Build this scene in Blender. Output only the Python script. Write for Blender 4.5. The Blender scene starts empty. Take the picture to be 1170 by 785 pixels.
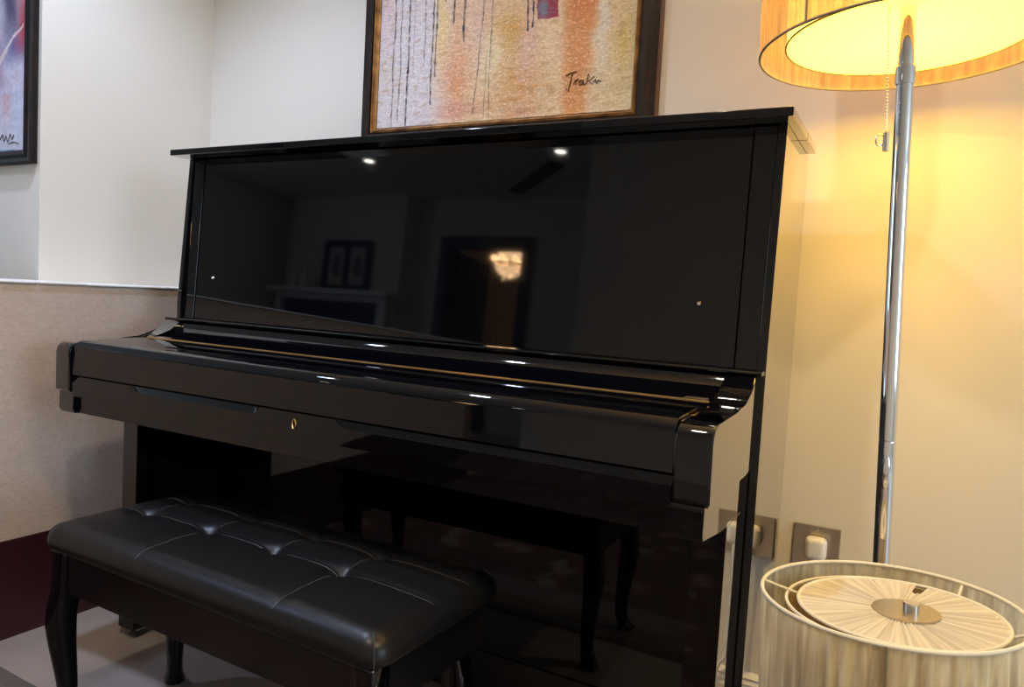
import bpy, bmesh, math, random
from mathutils import Vector, Matrix, noise
random.seed(4)
SC = bpy.context.scene
COL = SC.collection
PI = math.pi
F0 = 0.885                     # camera height above the floor

# ------------------------------------------------------------------ camera
yaw, pitch, roll, FPX = -0.4933, -0.0626, -0.0553, 841.26
Fw = Vector((math.sin(yaw)*math.cos(pitch), math.cos(yaw)*math.cos(pitch), math.sin(pitch)))
Rt = Vector((math.cos(yaw), -math.sin(yaw), 0)); Up = Rt.cross(Fw)
r2 = Rt*math.cos(roll) - Up*math.sin(roll); u2 = Rt*math.sin(roll) + Up*math.cos(roll)
cam = bpy.data.cameras.new('camera'); cam.sensor_width = 36; cam.lens = 36*FPX/1170
cam.clip_start = 0.02
co = bpy.data.objects.new('camera', cam); COL.objects.link(co)
M = Matrix((r2, u2, -Fw)).transposed().to_4x4(); M.translation = Vector((0, 0, F0))
co.matrix_world = M
SC.camera = co

# ------------------------------------------------------------------ world, exposure, lights
SC.view_settings.view_transform = 'Standard'; SC.view_settings.look = 'None'
SC.view_settings.gamma = 1; SC.view_settings.use_curve_mapping = False
SC.view_settings.exposure = 0.0
w = bpy.data.worlds.new('sky'); SC.world = w; w.use_nodes = True
w.node_tree.nodes['Background'].inputs[0].default_value = (0.55, 0.72, 1.0, 1)
w.node_tree.nodes['Background'].inputs[1].default_value = 0.6
SC.cycles.max_bounces = 8; SC.cycles.diffuse_bounces = 4; SC.cycles.transparent_max_bounces = 12
SC.cycles.sample_clamp_indirect = 4.0
SC.cycles.caustics_reflective = False; SC.cycles.caustics_refractive = False

def light(name, kind, loc, energy, col, size=0.1, rot=(0,0,0), size_y=None, spot=None, blend=0.3):
    l = bpy.data.lights.new(name, kind); l.energy = energy; l.color = col
    if kind == 'AREA':
        l.size = size
        if size_y: l.shape = 'RECTANGLE'; l.size_y = size_y
    elif kind in ('POINT', 'SPOT'): l.shadow_soft_size = size
    if kind == 'SPOT': l.spot_size = spot; l.spot_blend = blend
    o = bpy.data.objects.new(name, l); COL.objects.link(o); o.location = loc; o.rotation_euler = rot
    return o
DAY = (0.62, 0.80, 1.0); WARM = (1.0, 0.60, 0.22); SPOTC = (1.0, 0.86, 0.66)
# daylight: sky outside the window in the right wall
light('daylight_window', 'AREA', (5.32, -0.1, 1.40), 80, DAY, 1.7, (0, PI/2, 0), 2.0)
# daylight in the far left part of the room
light('daylight_left_window', 'AREA', (-6.1, -0.5, 1.4), 26, DAY, 1.6, (0, -PI/2, 0), 1.6)
DOWN = [(-4.1, -2.2), (-2.33, -2.2), (-2.46, 0.3), (-.65, 0.2), (-1.52, 0.78), (0.75, 0.35)]  # last position is an added fill light, evens out the right wall
CEIL = 2.375
DOWN_E = [3, 3, 24, 38, 68, 62]
DOWN_C = [(.5, .68, 1), (.5, .68, 1), (.42, .58, 1), (1, .84, .66), (.58, .71, 1), (1, .76, .40)]
DOWN_A = [110, 110, 110, 150, 130, 131]
LAMP_E = 9.0
BULB_E = 60.0
CHAND_E = 26

# ------------------------------------------------------------------ materials
def mat(name, col=(0.8,0.8,0.8), rough=0.5, metal=0.0, ior=1.5, **k):
    m = bpy.data.materials.new(name); m.use_nodes = True
    b = m.node_tree.nodes['Principled BSDF']
    b.inputs['Base Color'].default_value = (*col, 1); b.inputs['Roughness'].default_value = rough
    b.inputs['Metallic'].default_value = metal; b.inputs['IOR'].default_value = ior
    for kk, v in k.items(): b.inputs[kk.replace('_', ' ')].default_value = v
    return m
def N(m, t, **k):
    n = m.node_tree.nodes.new(t)
    for a, v in k.items(): setattr(n, a, v)
    return n
def L(m, a, b): m.node_tree.links.new(a, b)
def noise_bump(m, scale=20, strength=0.1, dist=0.01, detail=6, stretch=(1,1,1), colr=None, c2=None):
    b = m.node_tree.nodes['Principled BSDF']
    tc = N(m, 'ShaderNodeTexCoord'); mp = N(m, 'ShaderNodeMapping'); mp.inputs['Scale'].default_value = stretch
    nz = N(m, 'ShaderNodeTexNoise'); nz.inputs['Scale'].default_value = scale; nz.inputs['Detail'].default_value = detail
    bp = N(m, 'ShaderNodeBump'); bp.inputs['Strength'].default_value = strength; bp.inputs['Distance'].default_value = dist
    L(m, tc.outputs['Object'], mp.inputs[0]); L(m, mp.outputs[0], nz.inputs['Vector'])
    L(m, nz.outputs[0], bp.inputs['Height']); L(m, bp.outputs[0], b.inputs['Normal'])
    if colr:
        cr = N(m, 'ShaderNodeValToRGB'); cr.color_ramp.elements[0].position = 0.35; cr.color_ramp.elements[1].position = 0.65
        cr.color_ramp.elements[0].color = (*colr, 1); cr.color_ramp.elements[1].color = (*c2, 1)
        L(m, nz.outputs[0], cr.inputs[0]); L(m, cr.outputs[0], b.inputs['Base Color'])
    return m
M_wall = noise_bump(mat('wall_paint', (0.80, 0.755, 0.66), 0.6), 14, 0.06, 0.004, 8, (1, 1, 3))
M_ceil = mat('ceiling_paint', (0.78, 0.77, 0.74), 0.8)
M_floor = noise_bump(mat('pale_stone', (0.5,0.45,0.4), 0.45), 5, 0.02, 0.002, 8, colr=(0.40,0.33,0.285), c2=(0.47,0.395,0.345))
M_black = mat('black_polyester', (0.0016, 0.0018, 0.0034), 0.035)
M_black2 = mat('black_satin', (0.006, 0.006, 0.007), 0.25)
# polished flank: clear varnish, mirror like towards grazing angles
M_side = bpy.data.materials.new('black_polished_flank'); M_side.use_nodes = True
_b = M_side.node_tree.nodes['Principled BSDF']; _b.inputs['Base Color'].default_value = (0.002,0.002,0.0035,1); _b.inputs['Roughness'].default_value = 0.03
_g = N(M_side, 'ShaderNodeBsdfGlossy'); _g.inputs['Roughness'].default_value = 0.02; _g.inputs['Color'].default_value = (0.95,0.95,0.95,1)
_f = N(M_side, 'ShaderNodeFresnel'); _f.inputs['IOR'].default_value = 1.55
_m = N(M_side, 'ShaderNodeMath', operation='MULTIPLY_ADD'); _m.inputs[1].default_value = 1.45; _m.inputs[2].default_value = -0.07; _m.use_clamp = True
_x = N(M_side, 'ShaderNodeMixShader')
L(M_side, _f.outputs[0], _m.inputs[0]); L(M_side, _m.outputs[0], _x.inputs[0]); L(M_side, _b.outputs[0], _x.inputs[1]); L(M_side, _g.outputs[0], _x.inputs[2])
L(M_side, _x.outputs[0], M_side.node_tree.nodes['Material Output'].inputs['Surface'])
M_brass = mat('brass', (0.75, 0.50, 0.22), 0.22, 1)
M_chrome = mat('chrome', (0.80, 0.80, 0.80), 0.07, 1)
M_steel = mat('brushed_steel', (0.55, 0.49, 0.40), 0.35, 1)
M_plastic = mat('white_plastic', (0.82, 0.80, 0.76), 0.35)
M_leather = noise_bump(mat('black_leather', (0.009, 0.009, 0.010), 0.34, ior=1.36), 260, 0.12, 0.0008, 3)
M_caster = mat('dark_caster_metal', (0.06, 0.055, 0.05), 0.3, 0.7)
M_stitch = mat('leather_seam', (0.05, 0.05, 0.05), 0.4)
M_fabricwall = noise_bump(mat('taupe_linen', (0.40,0.33,0.28), 0.85), 90, 0.25, 0.001, 4, (1, 1, 2.2), colr=(0.60,0.49,0.42), c2=(0.68,0.565,0.49))
M_burg = noise_bump(mat('burgundy_board', (0.040, 0.007, 0.013), 0.4), 6, 0.02, 0.002)
M_white = mat('white_trim', (0.9, 0.89, 0.86), 0.45)
M_frame = noise_bump(mat('dark_walnut_frame', (0.018, 0.012, 0.011), 0.5, 0, 1.35), 30, 0.1, 0.001, 5, (1,1,1), colr=(0.006,0.004,0.005), c2=(0.016,0.009,0.008))
M_frameb = mat('brown_frame_edge', (0.10, 0.045, 0.028), 0.4)
M_gold = noise_bump(mat('aged_gilt', (0.35, 0.18, 0.06), 0.4, 0.6), 25, 0.1, 0.001, 5, colr=(0.16,0.075,0.025), c2=(0.50,0.28,0.10))
M_paint = bpy.data.materials.new('oil_paint'); M_paint.use_nodes = True
_b = M_paint.node_tree.nodes['Principled BSDF']; _b.inputs['Roughness'].default_value = 0.55
_a = N(M_paint, 'ShaderNodeVertexColor'); _a.layer_name = 'Col'; L(M_paint, _a.outputs[0], _b.inputs['Base Color'])
_n = N(M_paint, 'ShaderNodeTexNoise'); _n.inputs['Scale'].default_value = 210; _n.inputs['Detail'].default_value = 4
_tc = N(M_paint, 'ShaderNodeTexCoord'); L(M_paint, _tc.outputs['Object'], _n.inputs['Vector'])
_bp = N(M_paint, 'ShaderNodeBump'); _bp.inputs['Strength'].default_value = 0.4; _bp.inputs['Distance'].default_value = 0.0022
L(M_paint, _n.outputs[0], _bp.inputs['Height']); L(M_paint, _bp.outputs[0], _b.inputs['Normal'])
M_ink = mat('dark_paint_line', (0.02, 0.015, 0.015), 0.5)
M_cord = mat('white_cord', (0.70, 0.68, 0.64), 0.4)
M_glassclear = mat('window_glass', (1,1,1), 0.0, Transmission_Weight=1.0)
M_dark = mat('black_wood', (0.008, 0.007, 0.007), 0.4)
M_bead = mat('crystal', (1,1,1), 0.02, Transmission_Weight=0.8)

def emis(name, col, st):
    m = mat(name, col, 0.5); b = m.node_tree.nodes['Principled BSDF']
    b.inputs['Emission Color'].default_value = (*col, 1); b.inputs['Emission Strength'].default_value = st
    return m
M_down = emis('downlight_glow', (1.0, 0.93, 0.82), 60)
M_down2 = emis('soft_downlight_glow', (0.95, 0.97, 1.0), 8)
M_candle = emis('chandelier_glow', (1.0, 0.62, 0.30), 30)
M_diff = bpy.data.materials.new('lit_diffuser'); M_diff.use_nodes = True
M_diff.node_tree.nodes.remove(M_diff.node_tree.nodes['Principled BSDF'])

_e = N(M_diff, 'ShaderNodeEmission'); _e.inputs[0].default_value = (1, .56, .022, 1); _e.inputs[1].default_value = 11.5
_t = N(M_diff, 'ShaderNodeBsdfTranslucent'); _t.inputs[0].default_value = (.16, .16, .16, 1)
_s = N(M_diff, 'ShaderNodeAddShader'); L(M_diff, _e.outputs[0], _s.inputs[0]); L(M_diff, _t.outputs[0], _s.inputs[1])
L(M_diff, _s.outputs[0], M_diff.node_tree.nodes['Material Output'].inputs['Surface'])
def fabric(name, col, transp=0.12, transl=0.5, vary=0.12):
    m = bpy.data.materials.new(name); m.use_nodes = True; nt = m.node_tree
    out = nt.nodes['Material Output']; nt.nodes.remove(nt.nodes['Principled BSDF'])
    d = N(m, 'ShaderNodeBsdfDiffuse'); t = N(m, 'ShaderNodeBsdfTranslucent'); tr = N(m, 'ShaderNodeBsdfTransparent')
    tc = N(m, 'ShaderNodeTexCoord'); mp = N(m, 'ShaderNodeMapping'); mp.inputs['Scale'].default_value = (1, 1, 0.12)
    nz = N(m, 'ShaderNodeTexNoise'); nz.inputs['Scale'].default_value = 75; nz.inputs['Detail'].default_value = 3
    L(m, tc.outputs['Object'], mp.inputs[0]); L(m, mp.outputs[0], nz.inputs['Vector'])
    cr = N(m, 'ShaderNodeValToRGB'); cr.color_ramp.elements[0].position = 0.3; cr.color_ramp.elements[1].position = 0.7
    cr.color_ramp.elements[0].color = (*[c*(1-vary*1.6) for c in col], 1); cr.color_ramp.elements[1].color = (*[min(1, c*(1+vary)) for c in col], 1)
    L(m, nz.outputs[0], cr.inputs[0]); L(m, cr.outputs[0], d.inputs[0]); L(m, cr.outputs[0], t.inputs[0])
    a = N(m, 'ShaderNodeMixShader'); a.inputs[0].default_value = transl; L(m, d.outputs[0], a.inputs[1]); L(m, t.outputs[0], a.inputs[2])
    b = N(m, 'ShaderNodeMixShader'); b.inputs[0].default_value = transp; L(m, a.outputs[0], b.inputs[1]); L(m, tr.outputs[0], b.inputs[2])
    L(m, b.outputs[0], out.inputs['Surface'])
    return m
M_shade = fabric('pleated_organza', (0.52, 0.365, 0.165), 0.12, 0.40, 0.22)
M_shade2 = fabric('cream_organza', (0.86, 0.74, 0.52), 0.06, 0.35, 0.26)
M_fan = fabric('cream_fan_fabric', (0.86, 0.81, 0.68), 0.03, 0.3, 0.08)
M_fantop = fabric('cream_fan_top', (1, 1, 1), 0.02, 0.25, 0.02)
_at = N(M_fantop, 'ShaderNodeVertexColor'); _at.layer_name = 'Col'
for n_ in M_fantop.node_tree.nodes:
    if n_.type in ('BSDF_DIFFUSE', 'BSDF_TRANSLUCENT'): L(M_fantop, _at.outputs[0], n_.inputs[0])
M_ring = mat('cream_ring', (0.80, 0.74, 0.58), 0.5)
M_ringd = mat('dark_ring', (0.22, 0.18, 0.12), 0.4)

# ------------------------------------------------------------------ helpers
def link(name, bm, m, parent=None, smooth=False, kind=None, sharp=0.6):
    me = bpy.data.meshes.new(name); bmesh.ops.recalc_face_normals(bm, faces=bm.faces); bm.to_mesh(me); bm.free()
    me.materials.append(m)
    if smooth:
        for p in me.polygons: p.use_smooth = True
        try: me.set_sharp_from_angle(angle=sharp)
        except Exception: pass
    o = bpy.data.objects.new(name, me); COL.objects.link(o)
    if parent: o.parent = parent; o.matrix_parent_inverse = Matrix.Translation(-parent.location) if parent.rotation_euler[:] == (0,0,0) else parent.matrix_world.inverted()
    if kind: o['kind'] = kind
    if smooth and sharp <= .6:      # keep large flat faces truly flat beside their bevels
        md = o.modifiers.new('normals', 'WEIGHTED_NORMAL'); md.weight = 100; md.keep_sharp = True
    return o
def thing(name, label, cat, loc=(0,0,0), group=None):
    o = bpy.data.objects.new(name, None); COL.objects.link(o); o.location = loc; o.empty_display_size = 0.05
    o['label'] = label; o['category'] = cat
    if group: o['group'] = group
    return o
def tag(o, label, cat, group=None):
    o['label'] = label; o['category'] = cat
    if group: o['group'] = group
    return o
def box(bm, x0, x1, y0, y1, z0, z1, bev=0, seg=2):
    r = bmesh.ops.create_cube(bm, size=1)
    vs = r['verts']
    for v in vs:
        v.co = Vector((x0 + (v.co.x+.5)*(x1-x0), y0 + (v.co.y+.5)*(y1-y0), z0 + (v.co.z+.5)*(z1-z0)))
    if bev:
        es = list({e for v in vs for e in v.link_edges})
        bmesh.ops.bevel(bm, geom=es, offset=bev, segments=seg, affect='EDGES', profile=0.5)
def B(name, m, parent, x0, x1, y0, y1, z0, z1, bev=0, kind=None, seg=2):
    bm = bmesh.new(); box(bm, min(x0,x1), max(x0,x1), min(y0,y1), max(y0,y1), z0, z1, bev, seg)
    return link(name, bm, m, parent, smooth=bool(bev), kind=kind)
def prism(bm, prof, x0, x1, bev=0, seg=2):
    """extrude a YZ outline along X"""
    a = [bm.verts.new((x0, y, z)) for y, z in prof]; b = [bm.verts.new((x1, y, z)) for y, z in prof]
    n = len(prof)
    fs = [bm.faces.new(a), bm.faces.new(b[::-1])]
    for i in range(n): fs.append(bm.faces.new((a[i], b[i], b[(i+1)%n], a[(i+1)%n])))
    if bev:
        es = [e for e in fs[0].edges] + [e for e in fs[1].edges]
        bmesh.ops.bevel(bm, geom=es, offset=bev, segments=seg, affect='EDGES', profile=0.5)
def PR(name, m, parent, prof, x0, x1, bev=0):
    bm = bmesh.new(); prism(bm, prof, x0, x1, bev)
    return link(name, bm, m, parent, smooth=True, sharp=0.5)
def arc(cy, cz, r, a0, a1, n=8):
    return [(cy + r*math.cos(a0+(a1-a0)*i/n), cz + r*math.sin(a0+(a1-a0)*i/n)) for i in range(n+1)]
def tube(bm, pts, r, seg=10, cap=True):
    pts = [Vector(p) for p in pts]; rings = []; prev = None
    for i, p in enumerate(pts):
        t = (pts[min(i+1, len(pts)-1)] - pts[max(i-1, 0)]).normalized()
        if prev is None:
            a = t.orthogonal().normalized()
        else:
            a = (prev - t*prev.dot(t)).normalized()
        prev = a; b = t.cross(a); rr = r[i] if isinstance(r, (list, tuple)) else r
        rings.append([bm.verts.new(p + a*rr*math.cos(2*PI*k/seg) + b*rr*math.sin(2*PI*k/seg)) for k in range(seg)])
    for i in range(len(rings)-1):
        for k in range(seg): bm.faces.new((rings[i][k], rings[i][(k+1)%seg], rings[i+1][(k+1)%seg], rings[i+1][k]))
    if cap: bm.faces.new(rings[0][::-1]); bm.faces.new(rings[-1])
def lathe(bm, prof, c=(0,0,0), seg=48, closed=False):
    rings = []
    for r, z in prof:
        rings.append([bm.verts.new((c[0]+r*math.cos(2*PI*k/seg), c[1]+r*math.sin(2*PI*k/seg), c[2]+z)) for k in range(seg)])
    m = len(rings)
    for i in range(m if closed else m-1):
        a, b = rings[i], rings[(i+1) % m]
        for k in range(seg): bm.faces.new((a[k], a[(k+1)%seg], b[(k+1)%seg], b[k]))
    if not closed:
        if prof[0][0] > 1e-5: bm.faces.new(rings[0][::-1])
        if prof[-1][0] > 1e-5: bm.faces.new(rings[-1])
    bmesh.ops.remove_doubles(bm, verts=bm.verts, dist=1e-6)
def LA(name, m, parent, prof, c=(0,0,0), seg=48, closed=False):
    bm = bmesh.new(); lathe(bm, prof, c, seg, closed); return link(name, bm, m, parent, smooth=True)
def torus(name, m, parent, R, r, c, seg=72):
    return LA(name, m, parent, [(R + r*math.cos(2*PI*k/8), r*math.sin(2*PI*k/8)) for k in range(8)], c, seg, True)
def z(v): return v + F0        # heights measured from the eye line

# ------------------------------------------------------------------ room shell
YW = 1.663
def S(name, m, *a, bev=0): return B(name, m, None, *a, bev=bev, kind='structure')
S('floor', M_floor, -6.4, 5.4, -8.6, 1.9, -0.1, 0.0)
S('ceiling', M_ceil, -6.4, 5.4, -3.5, 1.9, CEIL, CEIL+0.1)
S('wall_back', M_wall, -2.2, 5.2, YW, YW+0.12, 0, CEIL)
S('wall_alcove', M_wall, -2.30, -2.052, 1.131, YW, 0, CEIL)
S('wall_front_left', M_wall, -6.25, -2.30, 1.131, 1.25, 0, CEIL)
S('wall_left', M_wall, -6.4, -6.25, -3.5, 1.9, 0, CEIL)
# right wall with window opening
WY0, WY1, WZ0, WZ1 = -1.15, 0.95, 0.50, 2.30
bm = bmesh.new()
box(bm, 5.2, 5.35, -1.92, WY0, 0, CEIL); box(bm, 5.2, 5.35, WY1, 1.9, 0, CEIL)
box(bm, 5.2, 5.35, WY0, WY1, 0, WZ0); box(bm, 5.2, 5.35, WY0, WY1, WZ1, CEIL)
link('wall_right', bm, M_wall, kind='structure')
bm = bmesh.new()
for a in ((WY0, WY0+.05, WZ0, WZ1), (WY1-.05, WY1, WZ0, WZ1), (WY0, WY1, WZ0, WZ0+.05), (WY0, WY1, WZ1-.05, WZ1), ((WY0+WY1)/2-.02, (WY0+WY1)/2+.02, WZ0, WZ1)):
    box(bm, 5.24, 5.29, *a)
link('window_1', bm, M_white, kind='structure')
# rear walls behind the camera
S('wall_rear_near', M_wall, -1.9, 5.2, -1.92, -1.80, 0, CEIL)
S('wall_rear_return', M_wall, -1.9, -1.78, -3.5, -1.92, 0, CEIL)
DX0, DX1, DZ = -4.13, -3.15, 1.985
bm = bmesh.new()
box(bm, -6.25, DX0, -3.62, -3.5, 0, CEIL); box(bm, DX1, -1.9, -3.62, -3.5, 0, CEIL); box(bm, DX0, DX1, -3.62, -3.5, DZ, CEIL)
link('wall_rear_far', bm, M_wall, kind='structure')
S('wall_hall_back', M_wall, -6.4, -1.0, -8.6, -8.5, 0, 2.5)
S('wall_hall_left', M_wall, -6.4, -6.3, -8.5, -3.62, 0, 2.5)
S('wall_hall_right', M_wall, -1.9, -1.8, -8.5, -3.62, 0, 2.5)
S('ceiling_hall', M_ceil, -6.4, -1.0, -8.6, -3.5, 2.5, 2.6)
# door frame and dark open door
bm = bmesh.new()
box(bm, DX0-.02, DX0+.08, -3.64, -3.46, 0, DZ+.02); box(bm, DX1-.08, DX1+.02, -3.64, -3.46, 0, DZ+.02); box(bm, DX0+.08, DX1-.08, -3.64, -3.46, DZ-.09, DZ+.02)
link('trim_1', bm, M_dark, kind='structure')
d = thing('door', 'dark panelled door standing open, mirrored in the piano front panel', 'door', (DX0+.10, -3.66, 0))
bm = bmesh.new()
ang = math.radians(98)
box(bm, 0, .80, -.04, 0, 0.01, DZ-.10)
for zz in ((.2, .9), (1.05, 1.76)): box(bm, .12, .68, -.045, .005, *zz, bev=.01)
bmesh.ops.rotate(bm, verts=bm.verts, cent=(0,0,0), matrix=Matrix.Rotation(-ang, 3, 'Z')); bmesh.ops.translate(bm, verts=bm.verts, vec=(DX0+.10, -3.66, 0))
link('door_leaf', bm, M_dark, d)
bm = bmesh.new(); tube(bm, [(.74,.0,1.0),(.74,.05,1.0),(.64,.05,1.0)], .009)
bmesh.ops.rotate(bm, verts=bm.verts, cent=(0,0,0), matrix=Matrix.Rotation(-ang, 3, 'Z')); bmesh.ops.translate(bm, verts=bm.verts, vec=(DX0+.10, -3.66, 0))
link('door_handle', bm, M_chrome, d)
# back wall baseboard (moulded)
BBP = [(YW, 0), (YW-.018, 0), (YW-.018, .052), (YW-.012, .058), (YW-.016, .064), (YW-.010, .071), (YW-.014, .077), (YW-.006, .084), (YW, .086)]
o = PR('baseboard_back', M_white, None, BBP, -2.05, 5.2); o['kind'] = 'structure'
# upholstered half wall: taupe fabric above a burgundy base, white ledge on top
S('wall_partition', M_fabricwall, -2.051, -1.851, -1.1, YW-.001, .239, z(-.0317), bev=.002)
S('baseboard_partition', M_burg, -2.051, -1.847, -1.1, YW-.001, 0, .238)
for i, (a, b_, dz) in enumerate(((-1.1, 1.016, 0), (1.019, 1.138, .0008), (1.140, 1.228, -.0006), (1.230, YW-.001, 0))):
    S('trim_%d' % (i+2), M_white, -2.0515, -1.846, a, b_, z(-.0316), z(-.0248)+dz, bev=.0042)
# chimney breast behind the camera
S('wall_chimney', M_wall, -5.95, -4.45, -3.5, -3.25, 1.055, CEIL)
bm = bmesh.new(); box(bm, -5.95, -5.72, -3.5, -3.25, 0, 1.055); box(bm, -4.68, -4.45, -3.5, -3.25, 0, 1.055)
link('wall_chimney_base', bm, M_wall, kind='structure')

# ------------------------------------------------------------------ upright piano
pn = thing('upright_piano', 'glossy black upright piano against the wall, keyboard cover closed', 'piano', (-.938, 1.3, 0))
XL, XR = -1.688, -.188
def mx(x): return -1.876 - x          # mirror about the piano's centre
def both(f):
    f(lambda x: x); f(mx)
def sides(mm):
    x0, x1 = mm(-.203), mm(-.2170)
    PR('side_panel', M_side, pn, [(1.268, .020), (1.268, z(-.06)), (1.295, z(.311)), (1.575, z(.311)), (1.575, .020)], x0, x1, .0012)
    # upper stile beside the front panel
    PR('stile', M_black, pn, [(1.2745, z(-.098)), (1.2985, z(.309)), (1.32, z(.309)), (1.30, z(-.098))], mm(-.2180), mm(-.2560), .0022)
    # arm
    ap = [(.957, z(-.258)), (.957, z(-.175))] + arc(.979, z(-.175), .022, PI, PI/2, 8)[1:] + [(1.10, z(-.150)), (1.160, z(-.1475)), (1.185, z(-.139)), (1.205, z(-.128)), (1.222, z(-.116)), (1.232, z(-.108)), (1.2950, z(-.106)), (1.2950, z(-.262)), (1.20, z(-.262)), (.962, z(-.262))]
    bm = bmesh.new(); prism(bm, ap, mm(-.2172) if False else mm(-.211), mm(-.2615), .0035, 3)
    link('arm', bm, M_side, pn, True, sharp=0.5)
    # bracket under the arm and the leg
    PR('bracket', M_side, pn, [(.963, z(-.2625)), (.962, z(-.300)), (.967, z(-.309)), (1.066, z(-.321)), (1.115, z(-.325)), (1.34, z(-.325)), (1.34, z(-.2625))], mm(-.2175), mm(-.270), .0015)
    lg = PR('leg', M_side, pn, [(1.118, .096), (1.118, z(-.3253)), (1.345, z(-.3253)), (1.345, .096)], mm(-.2175), mm(-.270), .0015)
    PR('toe_block', M_black2, pn, [(1.116, .024), (1.116, .090), (1.122, .0955), (1.55, .0955), (1.55, .024)], mm(-.2165), mm(-.275), .002)
    for yy in (1.138, 1.50):
        cs = LA('caster', M_caster, pn, [(.0, -.008), (.0125, -.008), (.014, -.005), (.014, .005), (.0125, .008), (0, .008)], (0, 0, 0), 20)
        for v in cs.data.vertices: v.co = Vector((v.co.z + mm(-.260), v.co.x + yy, v.co.y + .0142))
        bm = bmesh.new(); box(bm, min(mm(-.246), mm(-.273)), max(mm(-.246), mm(-.273)), yy-.010, yy+.018, .019, .0238, .001)
        link('fork', bm, M_steel, cs)
both(sides)
# lid: front flap and rear board
for nm, a, b_ in (('lid', 1.247, 1.430), ('rear_lid', 1.4315, 1.556)):
    bm = bmesh.new(); box(bm, XL, XR, a, b_, z(.3115), z(.3265), .0018, 3); link(nm, bm, M_side if nm=='lid' else M_side, pn, True)
# front panel, slightly tilted back
PR('front_panel', M_black, pn, [(1.2775, z(-.098)), (1.3010, z(.309)), (1.318, z(.309)), (1.295, z(-.098))], mx(-.258), -.258, .0012)
for xx in (mx(-.324), -.324):
    bm = bmesh.new(); lathe(bm, [(0, -.003), (.0045, -.003), (.0045, .0015), (.003, .0035), (0, .004)], (0,0,0), 16)
    bmesh.ops.rotate(bm, verts=bm.verts, cent=(0,0,0), matrix=Matrix.Rotation(PI/2+.0, 3, 'X')); bmesh.ops.translate(bm, verts=bm.verts, vec=(xx, 1.2800, z(.007)))
    link('screw', bm, M_chrome, pn, True)
# ledge moulding below the panel
PR('ledge_moulding', M_black, pn, [(1.275, z(-.1055)), (1.236, z(-.1055))] + arc(1.2365, z(-.1020), .0035, -PI/2, -3*PI/2, 6)[1:] + [(1.275, z(-.0985))], mx(-.204), -.204)
# concave rail between ledge and hinge
cav = [(1.268, z(-.1065)), (1.243, z(-.1065))]
for i in range(9):
    t = i/8; cav.append((1.238 - .082*math.sin(t*PI/2*0.98)**1.0, z(-.1085) - .037*(1-math.cos(t*PI/2))))
cav = [(1.268, z(-.1065)), (1.243, z(-.1065)), (1.240, z(-.112)), (1.236, z(-.120)), (1.229, z(-.128)), (1.218, z(-.135)), (1.203, z(-.1405)), (1.185, z(-.144)), (1.163, z(-.146)), (1.148, z(-.1465)), (1.148, z(-.175)), (1.268, z(-.175))]
PR('fallboard_rail', M_black, pn, cav, mx(-.2635), -.2635, .0006)
for xx in (mx(-.29), -.29):
    B('hinge_end', M_steel, pn, xx-.018, xx+.018, 1.150, 1.178, z(-.1462), z(-.1430), .001)
B('hinge', M_brass, pn, mx(-.263), -.263, 1.1410, 1.1470, z(-.1490), z(-.1425), .0012)
# keyboard cover
cv = [(1.140, z(-.1445)), (1.07, z(-.1450)), (1.01, z(-.1478))] + [(a, b_) for a, b_ in arc(.988, z(-.172), .024, PI*.5, PI*.98, 10)] + [(.9630, z(-.19)), (.9620, z(-.2225)), (1.0, z(-.2235)), (1.140, z(-.2235))]
PR('fallboard', M_black, pn, cv, mx(-.2635), -.2635, .0012)
# key slip with two finger scoops
ks = [(.9725, z(-.2705)), (.9725, z(-.2265)), (.975, z(-.2245)), (1.03, z(-.2245)), (1.03, z(-.2705))]
bm = bmesh.new()
X0, X1 = mx(-.2635), -.2635
xs = sorted(set([X0, X1, -1.611, -1.045, -1.036, -.855, -.843, -.2650] + [X0 + (X1-X0)*i/60 for i in range(61)]))
def sc(x):
    def sm(a, b_, x): t = max(0, min(1, (x-a)/(b_-a))); return t*t*(3-2*t)
    return max(sm(-1.70, -1.69, x)*(1-sm(-1.050, -1.032, x)), sm(-.858, -.835, x))
rows = []
for x in xs:
    s = sc(x)
    rows.append([bm.verts.new((x, y, zz)) for y, zz in ((.9630, z(-.2705)), (.9622, z(-.2262) - .0135*s), (.9634+.0055*s, z(-.2250)-.0010*s), (.9650+.0065*s, z(-.2250)), (1.03, z(-.2250)), (1.03, z(-.2705)))])
for i in range(len(rows)-1):
    for k in range(6): bm.faces.new((rows[i][k], rows[i+1][k], rows[i+1][(k+1)%6], rows[i][(k+1)%6]))
bm.faces.new(rows[0]); bm.faces.new(rows[-1][::-1])
slip = link('key_slip', bm, M_black, pn, True, sharp=.35)
bm = bmesh.new(); torpts = [(-.947 + .0042*math.cos(t), .9615, z(-.246)+ .0085*math.sin(t)) for t in [2*PI*i/24 for i in range(25)]]
tube(bm, torpts, .0012, 6, False); link('keyhole', bm, M_brass, pn, True)
B('key_bed', M_black, pn, mx(-.2705), -.2705, .972, 1.33, z(-.308), z(-.2712), .001)
B('lower_panel', M_black, pn, mx(-.2705), -.2705, 1.332, 1.350, .131, z(-.3085), .001)
B('bottom_rail', M_black2, pn, mx(-.2760), -.2760, 1.328, 1.36, .028, .130, .001)
B('back_board', M_black2, pn, mx(-.2175), -.2175, 1.50, 1.545, .03, z(.31), .001)
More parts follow.
